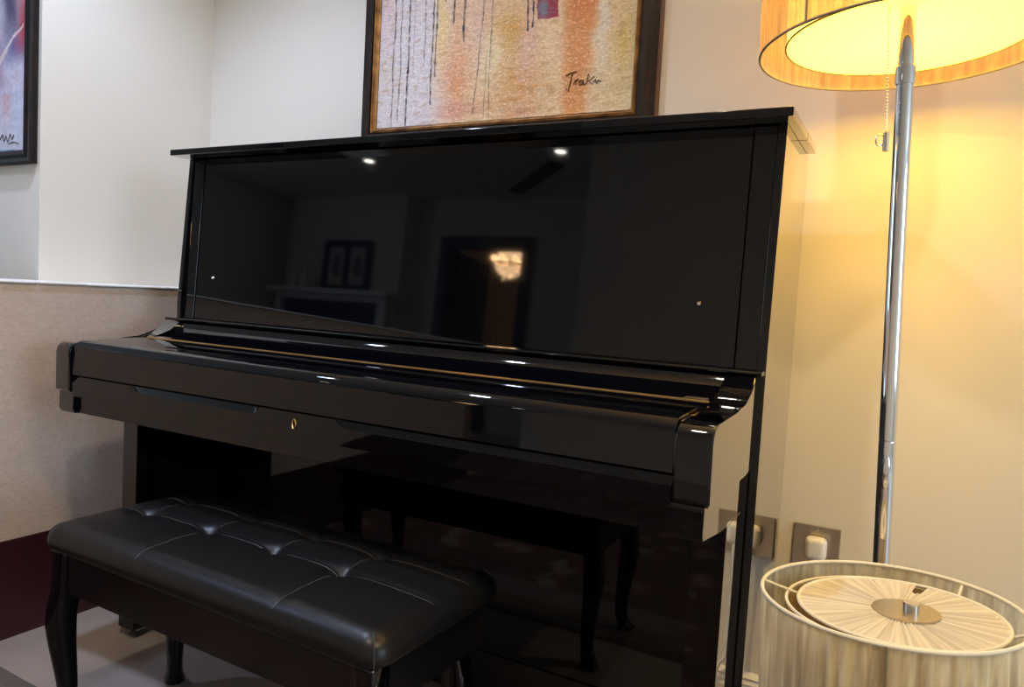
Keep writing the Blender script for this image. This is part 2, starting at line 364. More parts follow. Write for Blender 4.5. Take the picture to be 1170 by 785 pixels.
for xx in (-1.03, -.945, -.86):
    bm = bmesh.new()
    pf = [(0, .010), (-.03, .012), (-.07, .022), (-.10, .026), (-.115, .020)]
    rows = []
    for i, (dy, hw) in enumerate(pf):
        zz = .066 + (0.004 if i > 1 else 0); yy = 1.335 + dy
        rows.append([bm.verts.new((xx + sx*hw, yy, zz + dz)) for sx, dz in ((-1, 0), (-.6, .006), (.6, .006), (1, 0), (.6, -.006), (-.6, -.006))])
    for i in range(len(rows)-1):
        for k in range(6): bm.faces.new((rows[i][k], rows[i+1][k], rows[i+1][(k+1)%6], rows[i][(k+1)%6]))
    bm.faces.new(rows[0]); bm.faces.new(rows[-1][::-1])
    link('pedal', bm, M_brass, pn, True)

# ------------------------------------------------------------------ bench
bx0, bx1, by0, by1, bzt = -1.394, -.582, .768, 1.108, z(-.4640)
bn = thing('piano_bench', 'black tufted leather piano bench with curved legs in front of piano', 'bench', ((bx0+bx1)/2, (by0+by1)/2, 0))
W, D = bx1-bx0, by1-by0
tx = [-1.298, -1.117, -.947, -.788]
tufts = [(x, .924) for x in tx[:4]] + [(x+.0, 1.020) for x in tx[:4]]
bm = bmesh.new(); nx, ny = 150, 64; grid = []
xc, yc = (bx0+bx1)/2, (by0+by1)/2
def seam_d(x, y):
    return min(abs(y-.924), abs(y-1.020))
for j in range(ny+1):
    row = []
    for i in range(nx+1):
        s, t = 2*i/nx-1, 2*j/ny-1
        # superellipse remap so the corners are rounded
        def ed(u): return math.copysign(1-(1-abs(u))**1.35, u)
        s, t = ed(s), ed(t)
        x = xc + s*W/2; y = yc + t*D/2
        dx = W/2-abs(x-xc); dy = D/2-abs(y-yc); R_ = .038
        e = 0
        if dx < R_: e = max(e, 1-dx/R_)
        if dy < R_: e = max(e, 1-dy/R_)
        if dx < R_ and dy < R_: e = min(1, math.hypot(1-dx/R_, 1-dy/R_))
        if dx < R_ and dy < R_ and math.hypot(1-dx/R_, 1-dy/R_) > 1:   # pull corner in
            k = 1/math.hypot(1-dx/R_, 1-dy/R_)
            cx_ = xc+math.copysign(W/2-R_, x-xc); cy_ = yc+math.copysign(D/2-R_, y-yc)
            x = cx_ + (x-cx_)*k; y = cy_ + (y-cy_)*k
        h = -.030*(1-math.sqrt(max(0, 1-e*e)))
        crown = .010*(1-(abs(t))**2.5)*(1-abs(s)**6)
        dep = 0
        for (ax, ay) in tufts:
            q = math.hypot(x-ax, y-ay); dep += .018*math.exp(-(q/.018)**1.3)
        env = (1-e)
        for yy in (.924, 1.020): dep += env*.0055*math.exp(-abs(y-yy)/.008)
        for q_, ax in enumerate(tx):
            if (y > .924 and y < 1.020) or (y <= .924 and q_ % 2): dep += env*.0035*math.exp(-abs(x-ax)/.007)
        # corner gathers
        row.append(bm.verts.new((x, y, bzt + h + crown - min(dep, .022) - .004)))
    grid.append(row)
for j in range(ny):
    for i in range(nx): bm.faces.new((grid[j][i], grid[j][i+1], grid[j+1][i+1], grid[j+1][i]))
rim = [grid[0][i] for i in range(nx+1)] + [grid[j][nx] for j in range(1, ny+1)] + [grid[ny][i] for i in range(nx-1, -1, -1)] + [grid[j][0] for j in range(ny-1, 0, -1)]
prev = rim
for dz, ins in ((-.008, -.0005), (-.015, .001), (-.019, .006)):
    cur = []
    for v0, v in zip(rim, prev):
        dvec = Vector((xc - v0.co.x, yc - v0.co.y, 0)); dd = Vector((math.copysign(min(abs(dvec.x), ins), dvec.x), math.copysign(min(abs(dvec.y), ins), dvec.y), 0)) if ins > 0 else Vector((0,0,0))
        cur.append(bm.verts.new((v0.co.x + dd.x, v0.co.y + dd.y, bzt - .030 + dz)))
    for k in range(len(rim)): bm.faces.new((prev[k], cur[k], cur[(k+1)%len(rim)], prev[(k+1)%len(rim)]))
    prev = cur
bm.faces.new(prev)
cushion = link('cushion', bm, M_leather, bn, True, sharp=1.2)
def on_top(x, y):
    best = min((v for v in cushion.data.vertices if abs(v.co.x-x) < .02), key=lambda v: (v.co.x-x)**2 + (v.co.y-y)**2 + (0 if v.co.z > bzt-.06 else 1))
    return best.co.z
for (ax, ay) in tufts:
    zb = on_top(ax, ay)
    LA('button', M_leather, bn, [(0, .005), (.004, .0045), (.007, .002), (.007, -.002)], (ax, ay, zb), 14)
# seams as fine piping following the cushion
def seam(pts):
    bm = bmesh.new(); P_ = []
    for x, y in pts: P_.append((x, y, on_top(x, y) + .0002))
    tube(bm, P_, .0009, 6); link('seam', bm, M_stitch, cushion, True)
for yy in (.924, 1.020): seam([(bx0+.02 + (W-.04)*i/60, yy) for i in range(61)])
for q_, ax in enumerate(tx):
    seam([(ax, .924 + .097*i/12) for i in range(13)])
    if q_ % 2: seam([(ax, by0+.010 + (.924-by0-.010)*i/18) for i in range(19)])
for sx, sy in ((-1,-1),(1,-1),(-1,1),(1,1)):
    bm = bmesh.new(); k_ = .038*(1-.7071)
    tube(bm, [(xc+sx*(W/2-k_-o_), yc+sy*(D/2-k_-o_), bzt+h_) for o_, h_ in ((.016,-.005),(.009,-.010),(.003,-.018),(0,-.030),(-.0003,-.045))], .0011, 6)
    link('corner_seam', bm, M_stitch, cushion, True)
# apron box
az1, az0 = bzt-.0495, z(-.5955)
for nm, a in (('apron', (bx0+.035, bx1-.035, by0+.022, by0+.040)), ('apron', (bx0+.035, bx1-.035, by1-.040, by1-.022)), ('apron', (bx0+.022, bx0+.040, by0+.035, by1-.035)), ('apron', (bx1-.040, bx1-.022, by0+.035, by1-.035))):
    B(nm, M_black2, bn, *a, az0, az1, .0015)
RUGH = .0102
def bleg(cx, cy, sx, sy):
    base = RUGH if cy < .96 else .0
    bm = bmesh.new(); rows = []
    # (height, outward offset, half size, roundness)
    q = lambda t: az0*(1-t)
    prof = [(az1, 0, .022, .30), (az1-.004, 0, .022, .30), (az0+.012, 0, .022, .30), (q(.03), .002, .0225, .4), (q(.12), .007, .024, .6), (q(.24), .009, .025, .8), (q(.40), .005, .0225, 1), (q(.56), .000, .0185, 1), (q(.72), -.004, .0160, 1), (q(.85), -.002, .0150, 1), (.030, .003, .0165, 1), (.018, .009, .020, 1), (.008, .013, .022, 1), (.0, .013, .020, 1)]
    seg = 20
    for h, of, hs, rd in [(max(p_[0], base + p_[0]*.5), *p_[1:]) for p_ in prof]:
        ring = []
        for k in range(seg):
            a = 2*PI*(k+.5)/seg; ca, sa = math.cos(a), math.sin(a)
            sq = 1/max(abs(ca), abs(sa)); f = sq*(1-rd) + rd*1.05
            f = min(f, 1.32)
            ring.append(bm.verts.new((cx + sx*of + hs*ca*f, cy + sy*of*.8 + hs*sa*f, h)))
        rows.append(ring)
    for i in range(len(rows)-1):
        for k in range(seg): bm.faces.new((rows[i][k], rows[i][(k+1)%seg], rows[i+1][(k+1)%seg], rows[i+1][k]))
    bm.faces.new(rows[0]); bm.faces.new(rows[-1][::-1])
    o = link('leg', bm, M_black, bn, True, sharp=1.0)
    md = o.modifiers.new('s', 'SUBSURF'); md.levels = 1; md.render_levels = 2
for cx, sx in ((bx0+.033, -1), (bx1-.037, 1)):
    for cy, sy in ((by0+.036, -1), (by1-.078, 1)): bleg(cx - (sx*.012 if sy > 0 else 0), cy, sx, sy)

bpy.context.view_layer.update()
_T = Matrix.Translation((xc, yc, 0)) @ Matrix.Rotation(math.radians(-1.4), 4, 'Z') @ Matrix.Translation((-xc, -yc, 0))
for o in list(COL.objects):
    if o.parent == bn or (o.parent and o.parent.parent == bn):
        for v in o.data.vertices: v.co = _T @ v.co

# ------------------------------------------------------------------ pictures
def frame_ring(bm, x0, x1, z0, z1, y, prof):
    """prof: (inset from outer edge, distance out from y towards the room), swept around with mitred corners"""
    loops = []
    for ins, dep in prof:
        loops.append([bm.verts.new(v) for v in ((x0+ins, y-dep, z0+ins), (x1-ins, y-dep, z0+ins), (x1-ins, y-dep, z1-ins), (x0+ins, y-dep, z1-ins))])
    n = len(loops)
    for i in range(n):
        a, b_ = loops[i], loops[(i+1) % n]
        for k in range(4): bm.faces.new((a[k], a[(k+1)%4], b_[(k+1)%4], b_[k]))
def canvas(name, parent, x0, x1, z0, z1, y, nx, nz, fn, amp=.0006):
    bm = bmesh.new(); lay = bm.loops.layers.float_color.new('Col'); g = []; cols = {}
    for j in range(nz+1):
        row = []
        for i in range(nx+1):
            u, v = i/nx, j/nz; X, Z_ = x0+(x1-x0)*u, z0+(z1-z0)*v
            c, hgt = fn(X, Z_)
            vv = bm.verts.new((X, y - max(0, hgt)*amp, Z_)); cols[vv] = c; row.append(vv)
        g.append(row)
    for j in range(nz):
        for i in range(nx):
            f = bm.faces.new((g[j][i], g[j][i+1], g[j+1][i+1], g[j+1][i]))
            for l in f.loops: l[lay] = (*cols[l.vert], 1)
    # shallow back so the canvas has thickness
    bnd = [g[0][0], g[0][nx], g[nz][nx], g[nz][0]]
    back = [bm.verts.new((v.co.x, y+.012, v.co.z)) for v in bnd]
    bm.faces.new(back)
    return link(name, bm, M_paint, parent, True, sharp=2.5)
def srgb(r, g, b_):
    f = lambda c: ((c/255+.055)/1.055)**2.4 if c/255 > .04045 else c/255/12.92
    return Vector((f(r), f(g), f(b_)))
def mixc(a, b_, t): t = max(0, min(1, t)); return a*(1-t) + b_*t
def blob(u, v, cu, cv, ru, rv, p=2): return math.exp(-((abs(u-cu)/ru)**p + (abs(v-cv)/rv)**p))
def ns(x, y, s, o=0.): return noise.noise(Vector((x*s+o, y*s+o*1.7, o)))
CX0, CX1, CZ0 = -1.352, -.598, z(.449)
drips = [(.065, -.10, 1.6, .8, .0030), (.095, .05, 1.6, .75, .0025), (.130, .0, 1.6, .95, .0036), (.155, .40, 1.2, .35, .0022), (.200, .45, 1.5, .55, .003), (.235, .15, 1.4, .9, .0032), (.250, .35, 1.5, .9, .003), (.285, .9, 1.5, .8, .003), (.318, .72, 1.6, 1, .004), (.365, .58, 1.6, 1, .0042), (.350, .93, 1.6, .9, .003), (.432, .05, 1.5, .65, .0026), (.475, .02, 1.5, .55, .0024), (.460, .02, .5, .5, .002), (.610, .60, 1.5, 1, .0030), (.632, .62, 1.2, .9, .0030)]
def paint_main(X, Z_):
    u = (X-CX0)/(CX1-CX0); v = (Z_-CZ0)/.353
    wx = u + .018*ns(u, v, 9, 3); wv = v + .03*ns(u, v, 7, 5)
    n1 = ns(u, v, 26); n2 = ns(u, v, 70, 9); n3 = ns(u*1.3, v, 5, 20)
    c = srgb(222, 212, 214)
    c = mixc(c, srgb(236, 208, 164), (wx-.22)*6)
    c = mixc(c, srgb(226, 206, 160), (wx-.80)*6)
    c = mixc(c, srgb(222, 196, 196), .8*blob(wx, wv, .03, .85, .04, .3))
    c = mixc(c, srgb(196, 178, 140), .6*blob(wx, wv, .05, .40, .06, .18)*(.6+n1))
    c = mixc(c, srgb(236, 206, 140), .95*blob(wx, wv, .275, .75, .028, .4, 3))
    c = mixc(c, srgb(226, 158, 108), 1.0*blob(wx, wv, .345, .33, .065, .30))
    c = mixc(c, srgb(232, 176, 132), .8*blob(wx, wv, .34, .65, .03, .3))
    c = mixc(c, srgb(214, 150, 124), .75*blob(wx, wv, .37, .10, .11, .06, 3))
    c = mixc(c, srgb(226, 184, 172), .75*blob(wx, wv, .43, .75, .05, .35))
    c = mixc(c, srgb(216, 164, 78), 1.0*blob(wx, wv, .55, .60, .085, .45)*(.8+.8*n3))
    c = mixc(c, srgb(240, 224, 180), .8*blob(wx, wv, .48, .45, .045, .14))
    c = mixc(c, srgb(228, 186, 168), .8*blob(wx, wv, .62, .45, .035, .4))
    c = mixc(c, srgb(212, 156, 90), .85*blob(wx, wv, .60, .18, .12, .20)*(.9+n1))
    c = mixc(c, srgb(206, 140, 110), .6*blob(wx, wv, .58, .05, .07, .05))
    c = mixc(c, srgb(222, 150, 84), .95*blob(wx, wv, .795, .35, .052, 1.2, 5))
    c = mixc(c, srgb(216, 126, 62), .8*blob(wx, wv, .83, .85, .06, .22, 4))
    c = mixc(c, srgb(232, 226, 214), .9*blob(wx, wv, .88, .8, .022, .5, 3))
    c = mixc(c, srgb(218, 192, 104), .85*blob(wx, wv, .955, .42, .03, .16))
    c = mixc(c, srgb(190, 168, 110), .5*blob(wx, wv, .93, .15, .05, .05))
    # texture: ochre in the hollows, pale on the ridges
    n4 = ns(u, v, 150, 31)
    c = c*(1.04 + .20*n2 + .16*n1 + .22*n4)
    if n4 + .7*n2 > .42: c = mixc(c, srgb(250, 240, 214), .5)
    if n1 + n2*.6 > .38: c = mixc(c, srgb(170, 128, 78), .42)
    # crimson square
    if .640 < wx < .728 and v > .665+.01*n1:
        c = mixc(srgb(150, 24, 50), srgb(120, 130, 150), .9*blob(wx, v, .665, .74, .022, .07) + .4*max(0, n2*2))
    hgt = .5 + n1 + .8*n2
    for du, v0, v1, st, wd in drips:
        if v0 < v < v1:
            q = abs(u - du - .006*ns(0, v, 3, du*40) - .002*ns(0, v, 14, du*90) + (.03*(v-.6) if .43 < du < .44 else 0)*-1)
            if q < wd*(1.05+.5*ns(du, v, 30)): c = mixc(c, srgb(52, 40, 42), st*(.80+.6*ns(du, v, 20)))
    return tuple(max(0, k) for k in c), hgt
pm = thing('abstract_painting', 'large abstract oil painting in dark frame above the piano, orange and cream', 'painting', (-.98, YW-.02, z(.39)))
fx0, fx1, fz0, fz1 = -1.406, -.552, z(.392), z(.392)+1.02
bm = bmesh.new(); frame_ring(bm, fx0, fx1, fz0, fz1, YW-.002, [(0, 0), (0, .012), (.004, .020), (.010, .022), (.020, .034), (.030, .036), (.038, .030), (.040, .022), (.040, 0)]); link('frame', bm, M_frame, pm)
bm = bmesh.new(); frame_ring(bm, fx0-.006, fx1+.006, fz0-.006, fz1+.006, YW-.001, [(0, 0), (0, .010), (.003, .013), (.0062, .013), (.0062, 0)]); link('frame_edge', bm, M_frameb, pm)
bm = bmesh.new(); frame_ring(bm, fx0+.0403, fx1-.0403, fz0+.0403, fz1-.0403, YW-.002, [(0, 0), (0, .026), (.003, .029), (.0055, .024), (.008, .026), (.011, .020), (.014, .018), (.014, 0)]); link('gilt_slip', bm, M_gold, pm)
canvas('canvas', pm, CX0, CX1, CZ0, fz1-.055, YW-.016, 400, 480, paint_main)
# signature, drawn with a thin dark brush
def stroke(parent, pts, r):
    bm = bmesh.new(); tube(bm, pts, r, 6); return bm
def sg(u, v, y): return (CX0 + u*(CX1-CX0), y, CZ0 + v*.353)
yb = YW-.0180
bm = bmesh.new()
u0, v0 = .762, .13; su, sv = .118/42, .14/26
def q2(a, b_): return sg(u0 + a*su, v0 + b_*sv, yb)
for st in ([(0,24),(6,27),(13,28)], [(8,27),(6,16),(4,4),(1,8)], [(10,12),(12,18),(13,12)], [(12,16),(16,19)], [(20,17),(17,15),(17,11),(20,11),(22,17),(22,11),(25,12)], [(28,24),(26,12)], [(35,20),(28,15),(34,10)], [(34,13),(37,16),(38,11),(40,15),(44,13)]):
    tube(bm, [q2(*p) for p in st], .0011, 6)
link('signature', bm, M_ink, pm)

# left painting, only its right edge is in view
LX1, LZ0 = -2.106, z(.309)
def paint_left(X, Z_):
    a = (LX1 - X)/.12; b_ = (Z_-LZ0)/.40        # a: 0 at the right edge, 1 at the photo's edge; b: 0..1 over the view
    n1 = ns(X, Z_, 30); n2 = ns(X, Z_, 90, 4); a_ = a + .10*ns(X, Z_, 12, 7); bb = b_ + .05*ns(X, Z_, 12, 2)
    c = srgb(205, 205, 220)
    c = mixc(c, srgb(214, 160, 165), .8*blob(a_, bb, .75, .35, .25, .14))
    c = mixc(c, srgb(196, 206, 226), .7*blob(a_, bb, .2, .3, .3, .2))
    c = mixc(c, srgb(96, 100, 158), .95*blob(a_, bb, .35, .72, .45, .12))
    c = mixc(c, srgb(214, 206, 222), .9*max(0, min(1, (.66 - bb - .0*a)*6))*(1 if bb > .4 else .2))
    c = mixc(c, srgb(190, 60, 78), 1.0*blob(a_, bb, .02, .86, .36, .20, 3))
    c = mixc(c, srgb(70, 60, 96), .95*blob(a_, bb, .62, 1.0, .32, .22, 3))
    c = mixc(c, srgb(150, 90, 130), .6*blob(a_, bb, 1.0, .62, .2, .2))
    ln = bb - (.90 - .24*a)
    if a > .08 and abs(ln) < .010 + .012*a: c = mixc(c, srgb(236, 214, 214), .85)
    if bb < .03: c = mixc(c, srgb(60, 130, 190), .8)  # blue reflection along the lower edge, painted into the canvas colour
    if a > 1.4: c = mixc(c, mixc(srgb(64, 96, 158), srgb(196, 176, 190), .5 + 1.1*ns(X, Z_, 4, 11)), min(1, (a-1.4)*1.2))
    return tuple(max(0, k) for k in c*(1+.15*n1+.12*n2)), .5+n1+.8*n2
pl = thing('abstract_painting', 'red, blue and white abstract painting cut off by the left photo edge', 'painting', (-2.55, 1.12, z(.28)))
gx0, gx1, gz0, gz1 = -3.05, -2.064, z(.283), z(.283)+.95
bm = bmesh.new(); frame_ring(bm, gx0, gx1, gz0, gz1, 1.130, [(0, 0), (0, .014), (.004, .020), (.014, .018), (.022, .023), (.029, .021), (.036, .014), (.036, 0)]); link('frame', bm, M_frame, pl)
canvas('canvas', pl, gx0+.036, LX1+.003, gz0+.036, gz1-.036, 1.120, 300, 300, paint_left, .001)
bm = bmesh.new()
for st in ([(1.0,.10),(.86,.14),(.80,.09),(.72,.13),(.66,.085),(.55,.14),(.48,.10),(.40,.13)], [(.62,.075),(.40,.085),(.22,.07)]):
    tube(bm, [(LX1 - a*.12, 1.1186, LZ0 + b_*.40) for a, b_ in st], .0010, 6)
link('signature', bm, M_ink, pl)

# ------------------------------------------------------------------ wall socket with plug
so = thing('wall_socket', 'brushed steel wall socket low on cream wall right of piano', 'socket', (-.138, YW, z(-.49)))
bm = bmesh.new(); box(bm, -.184, -.092, YW-.006, YW-.0002, z(-.535), z(-.445), .0015); link('face_plate', bm, M_steel, so, True)
for zz in (-.452, -.528):
    LA('screw', M_chrome, so, [(0, .0), (.003, 0), (.003, .001), (0, .0015)], (0,0,0), 12)
    s_ = COL.objects[-1]
    for v in s_.data.vertices: v.co = Vector((v.co.x - .138, YW-.0062 - v.co.z, v.co.y + z(zz)))
pg = thing('plug', 'white three pin plug with a hanging cord in the steel socket', 'plug', (-.137, YW-.02, z(-.49)))
bm = bmesh.new()
box(bm, -.159, -.115, YW-.036, YW-.0065, z(-.513), z(-.463), .0125, 4)
link('plug_body', bm, M_plastic, pg, True)
bm = bmesh.new(); c0 = Vector((-.137, YW-.026, z(-.508)))
tube(bm, [c0, c0+Vector((0,-.004,-.02)), c0+Vector((0,-.002,-.06)), c0+Vector((.002,0,-.14)), c0+Vector((.004,.004,-.26)), (-.12, YW-.024, .10), (-.10, YW-.026, .02), (-.06, YW-.035, .006), (.02, YW-.06, .005), (.03, YW-.12, .005)], [.008, .007] + [.0035]*8, 10)
link('cord', bm, M_cord, pg, True)

# ------------------------------------------------------------------ lamps
def drum(name, parent, c, R, h, m, npl, amp, tilt=0, seed=1):
    rnd = random.Random(seed); seg = npl*6; bm = bmesh.new(); rings = []
    ph = [rnd.uniform(-.35, .35) for _ in range(npl)]; am = [rnd.uniform(.5, 1.2) for _ in range(npl)]
    nz = 10
    for j in range(nz+1):
        v = j/nz; ring = []
        for k in range(seg):
            p = k//6; f = (k%6)/6
            o_ = amp*am[p]*(abs(math.sin(PI*(f+ph[p]*.3*math.sin(v*3+p)))) - .5)*(.35+.65*math.sin(PI*v)**.4)
            a = 2*PI*k/seg; r = R + o_ 
            ring.append(bm.verts.new((c[0]+r*math.cos(a), c[1]+r*math.sin(a), c[2]+v*h)))
        rings.append(ring)
    for j in range(nz):
        for k in range(seg): bm.faces.new((rings[j][k], rings[j][(k+1)%seg], rings[j+1][(k+1)%seg], rings[j+1][k]))
    return link(name, bm, m, parent, True, sharp=3)
def fan(name, parent, c, r0, R, m, n, amp, gap=None, seed=2):
    rnd = random.Random(seed); bm = bmesh.new(); seg = n*4; rows = []
    tw = [rnd.uniform(-.02, .02) for _ in range(seg)]
    sh_ = [rnd.choice((.78, .86, .9, .94, 1.0, 1.08)) for _ in range(seg)]; lay = bm.loops.layers.float_color.new('Col')
    for j in range(6):
        t = j/5; r = r0 + (R-r0)*t
        rows.append([bm.verts.new((c[0]+r*math.cos(2*PI*k/seg + tw[k]*(1-t)), c[1]+r*math.sin(2*PI*k/seg + tw[k]*(1-t)), c[2] + amp*(.4+.6*(1-t))*math.sin(2*PI*k/4)*(1+tw[k]*30) )) for k in range(seg)])
    for j in range(5):
        for k in range(seg):
            if gap and gap[0] < (k/seg*360) < gap[1] and j > 2: continue
            f_ = bm.faces.new((rows[j][k], rows[j][(k+1)%seg], rows[j+1][(k+1)%seg], rows[j+1][k]))
            for l_ in f_.loops: l_[lay] = (.82*sh_[k], .75*sh_[k], .60*sh_[k], 1)
    return link(name, bm, m, parent, True, sharp=3)


# tall floor lamp
LY = 1.33; PY = 1.20
fl = thing('floor_lamp', 'tall chrome floor lamp with lit pleated drum shade', 'lamp', (.004, LY, 0))
lc = (0.004, LY, 0); pc = (0.008, PY, 0); SH = z(.4255)
parts = []
def fp(o): parts.append(o); return o
fp(LA('base', M_chrome, fl, [(0, .0), (.125, .0), (.125, .010), (.118, .016), (.03, .020), (.018, .03), (.0125, .05), (0, .05)], pc, 64))
fp(LA('pole', M_chrome, fl, [(0, .045), (.0115, .045), (.0115, .705), (.0110, .706), (.0110, .708), (.0115, .709), (.0115, z(.333)), (0, z(.333))], pc, 40))
fp(LA('pole_collar', M_chrome, fl, [(0, z(.333)), (.0135, z(.333)), (.0135, z(.357)), (.0130, z(.359)), (0, z(.359))], pc, 40))
fp(LA('upper_stem', M_chrome, fl, [(0, z(.358)), (.0110, z(.358)), (.0110, z(.50)), (.006, z(.505)), (.006, SH+.195), (0, SH+.195)], pc, 32))
bm = bmesh.new()   # oval foot dimmer on pole
bmesh.ops.create_uvsphere(bm, u_segments=20, v_segments=14, radius=1)
for v in bm.verts: v.co = Vector((pc[0] + v.co.x*.0065, pc[1]-.0112 + v.co.y*.004, z(-.222) + v.co.z*.026))
fp(link('pole_switch', bm, M_chrome, fl, True))
RS = .217
sh = fp(drum('shade', fl, (lc[0], lc[1], SH), RS, .215, M_shade, 110, .0042))
fp(torus('shade_ring', M_ringd, sh, RS+.0010, .0022, (lc[0], lc[1], SH)))
fp(torus('shade_ring', M_ring, sh, RS+.0005, .0022, (lc[0], lc[1], SH+.215)))
bm = bmesh.new(); box(bm, lc[0]-RS*math.sin(.62)-.0015, lc[0]-RS*math.sin(.62)+.0015, lc[1]-RS*math.cos(.62)-.004, lc[1]-RS*math.cos(.62)+.001, SH, SH+.215); fp(link('shade_seam', bm, M_ringd, sh))
df = fp(LA('diffuser', M_diff, fl, [(.014, .0), (.176, .0), (.176, .003), (.014, .003)], (lc[0], lc[1], SH+.015), 72, True))
fp(torus('diffuser_ring', M_ringd, df, .1775, .0018, (lc[0], lc[1], SH+.0155)))
ind = fp(drum('inner_shade', fl, (lc[0], lc[1], SH+.020), .176, .170, M_shade, 80, .001, seed=5))
for a in (30, 150, 270):
    a = math.radians(a); bm = bmesh.new(); tube(bm, [(pc[0]+.006*math.cos(a), pc[1]+.006*math.sin(a), SH+.19), (lc[0]+RS*math.cos(a), lc[1]+RS*math.sin(a), SH+.213)], .0016, 8); fp(link('spoke', bm, M_ring, fl, True))
for a in (40, 160, 280):
    a = math.radians(a); cx_, cy_ = lc[0]+.075*math.cos(a), lc[1]+.075*math.sin(a)
    b_ = fp(LA('bulb', emis('bulb_glow', (1, .74, .40), 12), fl, [(0, -.035), (.012, -.032), (.024, -.018), (.028, 0), (.022, .02), (.013, .035), (.012, .05), (0, .05)], (cx_, cy_, SH+.135), 20))
    bm = bmesh.new(); tube(bm, [(pc[0], pc[1], SH+.19), (cx_, cy_, SH+.175)], .005, 8); fp(link('bulb_holder', bm, M_chrome, fl, True))
    li = light('lamp_bulb_light', 'POINT', (cx_, cy_, SH+.135), BULB_E, WARM, .035); fp(li)
# pull chain
bm = bmesh.new(); px_, py_ = pc[0]-.024, pc[1]-.020
n = 42
for i in range(n):
    zz = SH + .029 - i*.0046
    bmesh.ops.create_icosphere(bm, subdivisions=1, radius=.0017, matrix=Matrix.Translation((px_ + .0001*i, py_, zz)))
zt = SH + .029 - n*.0046
ch = fp(link('pull_chain', bm, M_chrome, fl, True)); ch['kind'] = 'stuff'
bm = bmesh.new(); tube(bm, [(px_+.004, py_, zt+.002), (px_+.004, py_, zt-.024)], .0040, 12)
pw = fp(link('chain_pull', bm, M_steel, ch, True, sharp=.8))
bm = bmesh.new(); tube(bm, [(px_-.003+.006*math.cos(t), py_+.002*math.sin(t*2), zt-.008+.008*math.sin(t)) for t in [2*PI*i/16 for i in range(17)]], .0010, 6, False)
fp(link('pull_ring', bm, M_chrome, ch, True))
def lean(root, parts, pivot, ay, ax=0):
    """the whole lamp leans a little: rotate vertices about the foot"""
    R3 = Matrix.Rotation(ay, 3, 'Y') @ Matrix.Rotation(ax, 3, 'X')
    p = Vector(pivot)
    for o in parts:
        if o.type == 'MESH':
            for v in o.data.vertices: v.co = p + R3 @ (v.co - p)
        else: o.location = p + R3 @ (o.location - p)
lean(fl, parts, (lc[0], lc[1], 0), -.034)
for o in parts:
    if o.type == 'LIGHT': o.parent = fl; o.matrix_parent_inverse = Matrix.Translation(-fl.location)

# low lamp in the foreground
L2Y = .98
tl = thing('table_lamp', 'unlit low lamp with cream pleated drum shade standing in front of floor lamp', 'lamp', (.012, L2Y, 0))
tc = (.003, L2Y, 0); R2 = .1425; TZ = z(-.3366); HS = .30
parts = []
fp(LA('base', M_chrome, tl, [(0, .0), (.09, .0), (.09, .010), (.08, .018), (.02, .022), (.014, .03), (0, .03)], tc, 48))
fp(LA('stem', M_chrome, tl, [(0, .028), (.012, .028), (.012, .25), (.018, .26), (.018, .285), (.006, .30), (.006, TZ-.014), (0, TZ-.014)], tc, 32))
s2 = fp(drum('shade', tl, (tc[0], tc[1], TZ-HS), R2, HS, M_shade2, 60, .0052, seed=9))
fp(torus('shade_ring', M_ring, s2, R2+.0005, .0024, (tc[0], tc[1], TZ)))
fp(torus('shade_ring', M_ring, s2, R2+.0005, .0024, (tc[0], tc[1], TZ-HS)))
bm = bmesh.new(); aa = 4.72; box(bm, tc[0]+R2*math.cos(aa)-.0014, tc[0]+R2*math.cos(aa)+.0014, tc[1]+R2*math.sin(aa)-.0032, tc[1]+R2*math.sin(aa)+.001, TZ-HS, TZ); fp(link('shade_seam', bm, M_ringd, s2))
ic = (tc[0]+.0115, tc[1], TZ-.010)
fn = fp(fan('fan_top', tl, ic, .030, .111, M_fantop, 64, .0013, gap=(73, 80)))
fp(torus('fan_ring', M_ring, fn, .1115, .0022, ic))
fp(drum('inner_shade', tl, (tc[0]+.004, tc[1], TZ-.011-HS*.8), .116, HS*.8-.004, M_shade, 70, .0012, seed=3))
fp(torus('inner_ring', M_ring, tl, .1172, .0020, (tc[0]+.003, tc[1], TZ-.012)))
bm = bmesh.new()
hub = (tc[0]+.019, tc[1]-.002, TZ-.010)
fp(LA('hub_plate', M_steel, tl, [(0, .0005), (.036, .0005), (.036, .003), (0, .0035)], hub, 48))
fp(LA('finial', M_chrome, tl, [(0, .003), (.0088, .003), (.0088, .0125), (.0084, .013), (0, .013)], (hub[0]+.005, hub[1], hub[2]), 32))
bm.free()
for a in (178, 55, 352):
    a = math.radians(a); bm = bmesh.new()
    tube(bm, [(ic[0]+.113*math.cos(a), ic[1]+.113*math.sin(a), TZ-.012), (tc[0]+R2*math.cos(a), tc[1]+R2*math.sin(a), TZ-.003)], .0018, 8); fp(link('spoke', bm, M_ring, tl, True))
lean(tl, parts, (tc[0], tc[1], TZ), -.050, -.012)
for o in parts:   # foot stays flat on the floor
    if o.name.startswith('base'):
        for v in o.data.vertices: pass

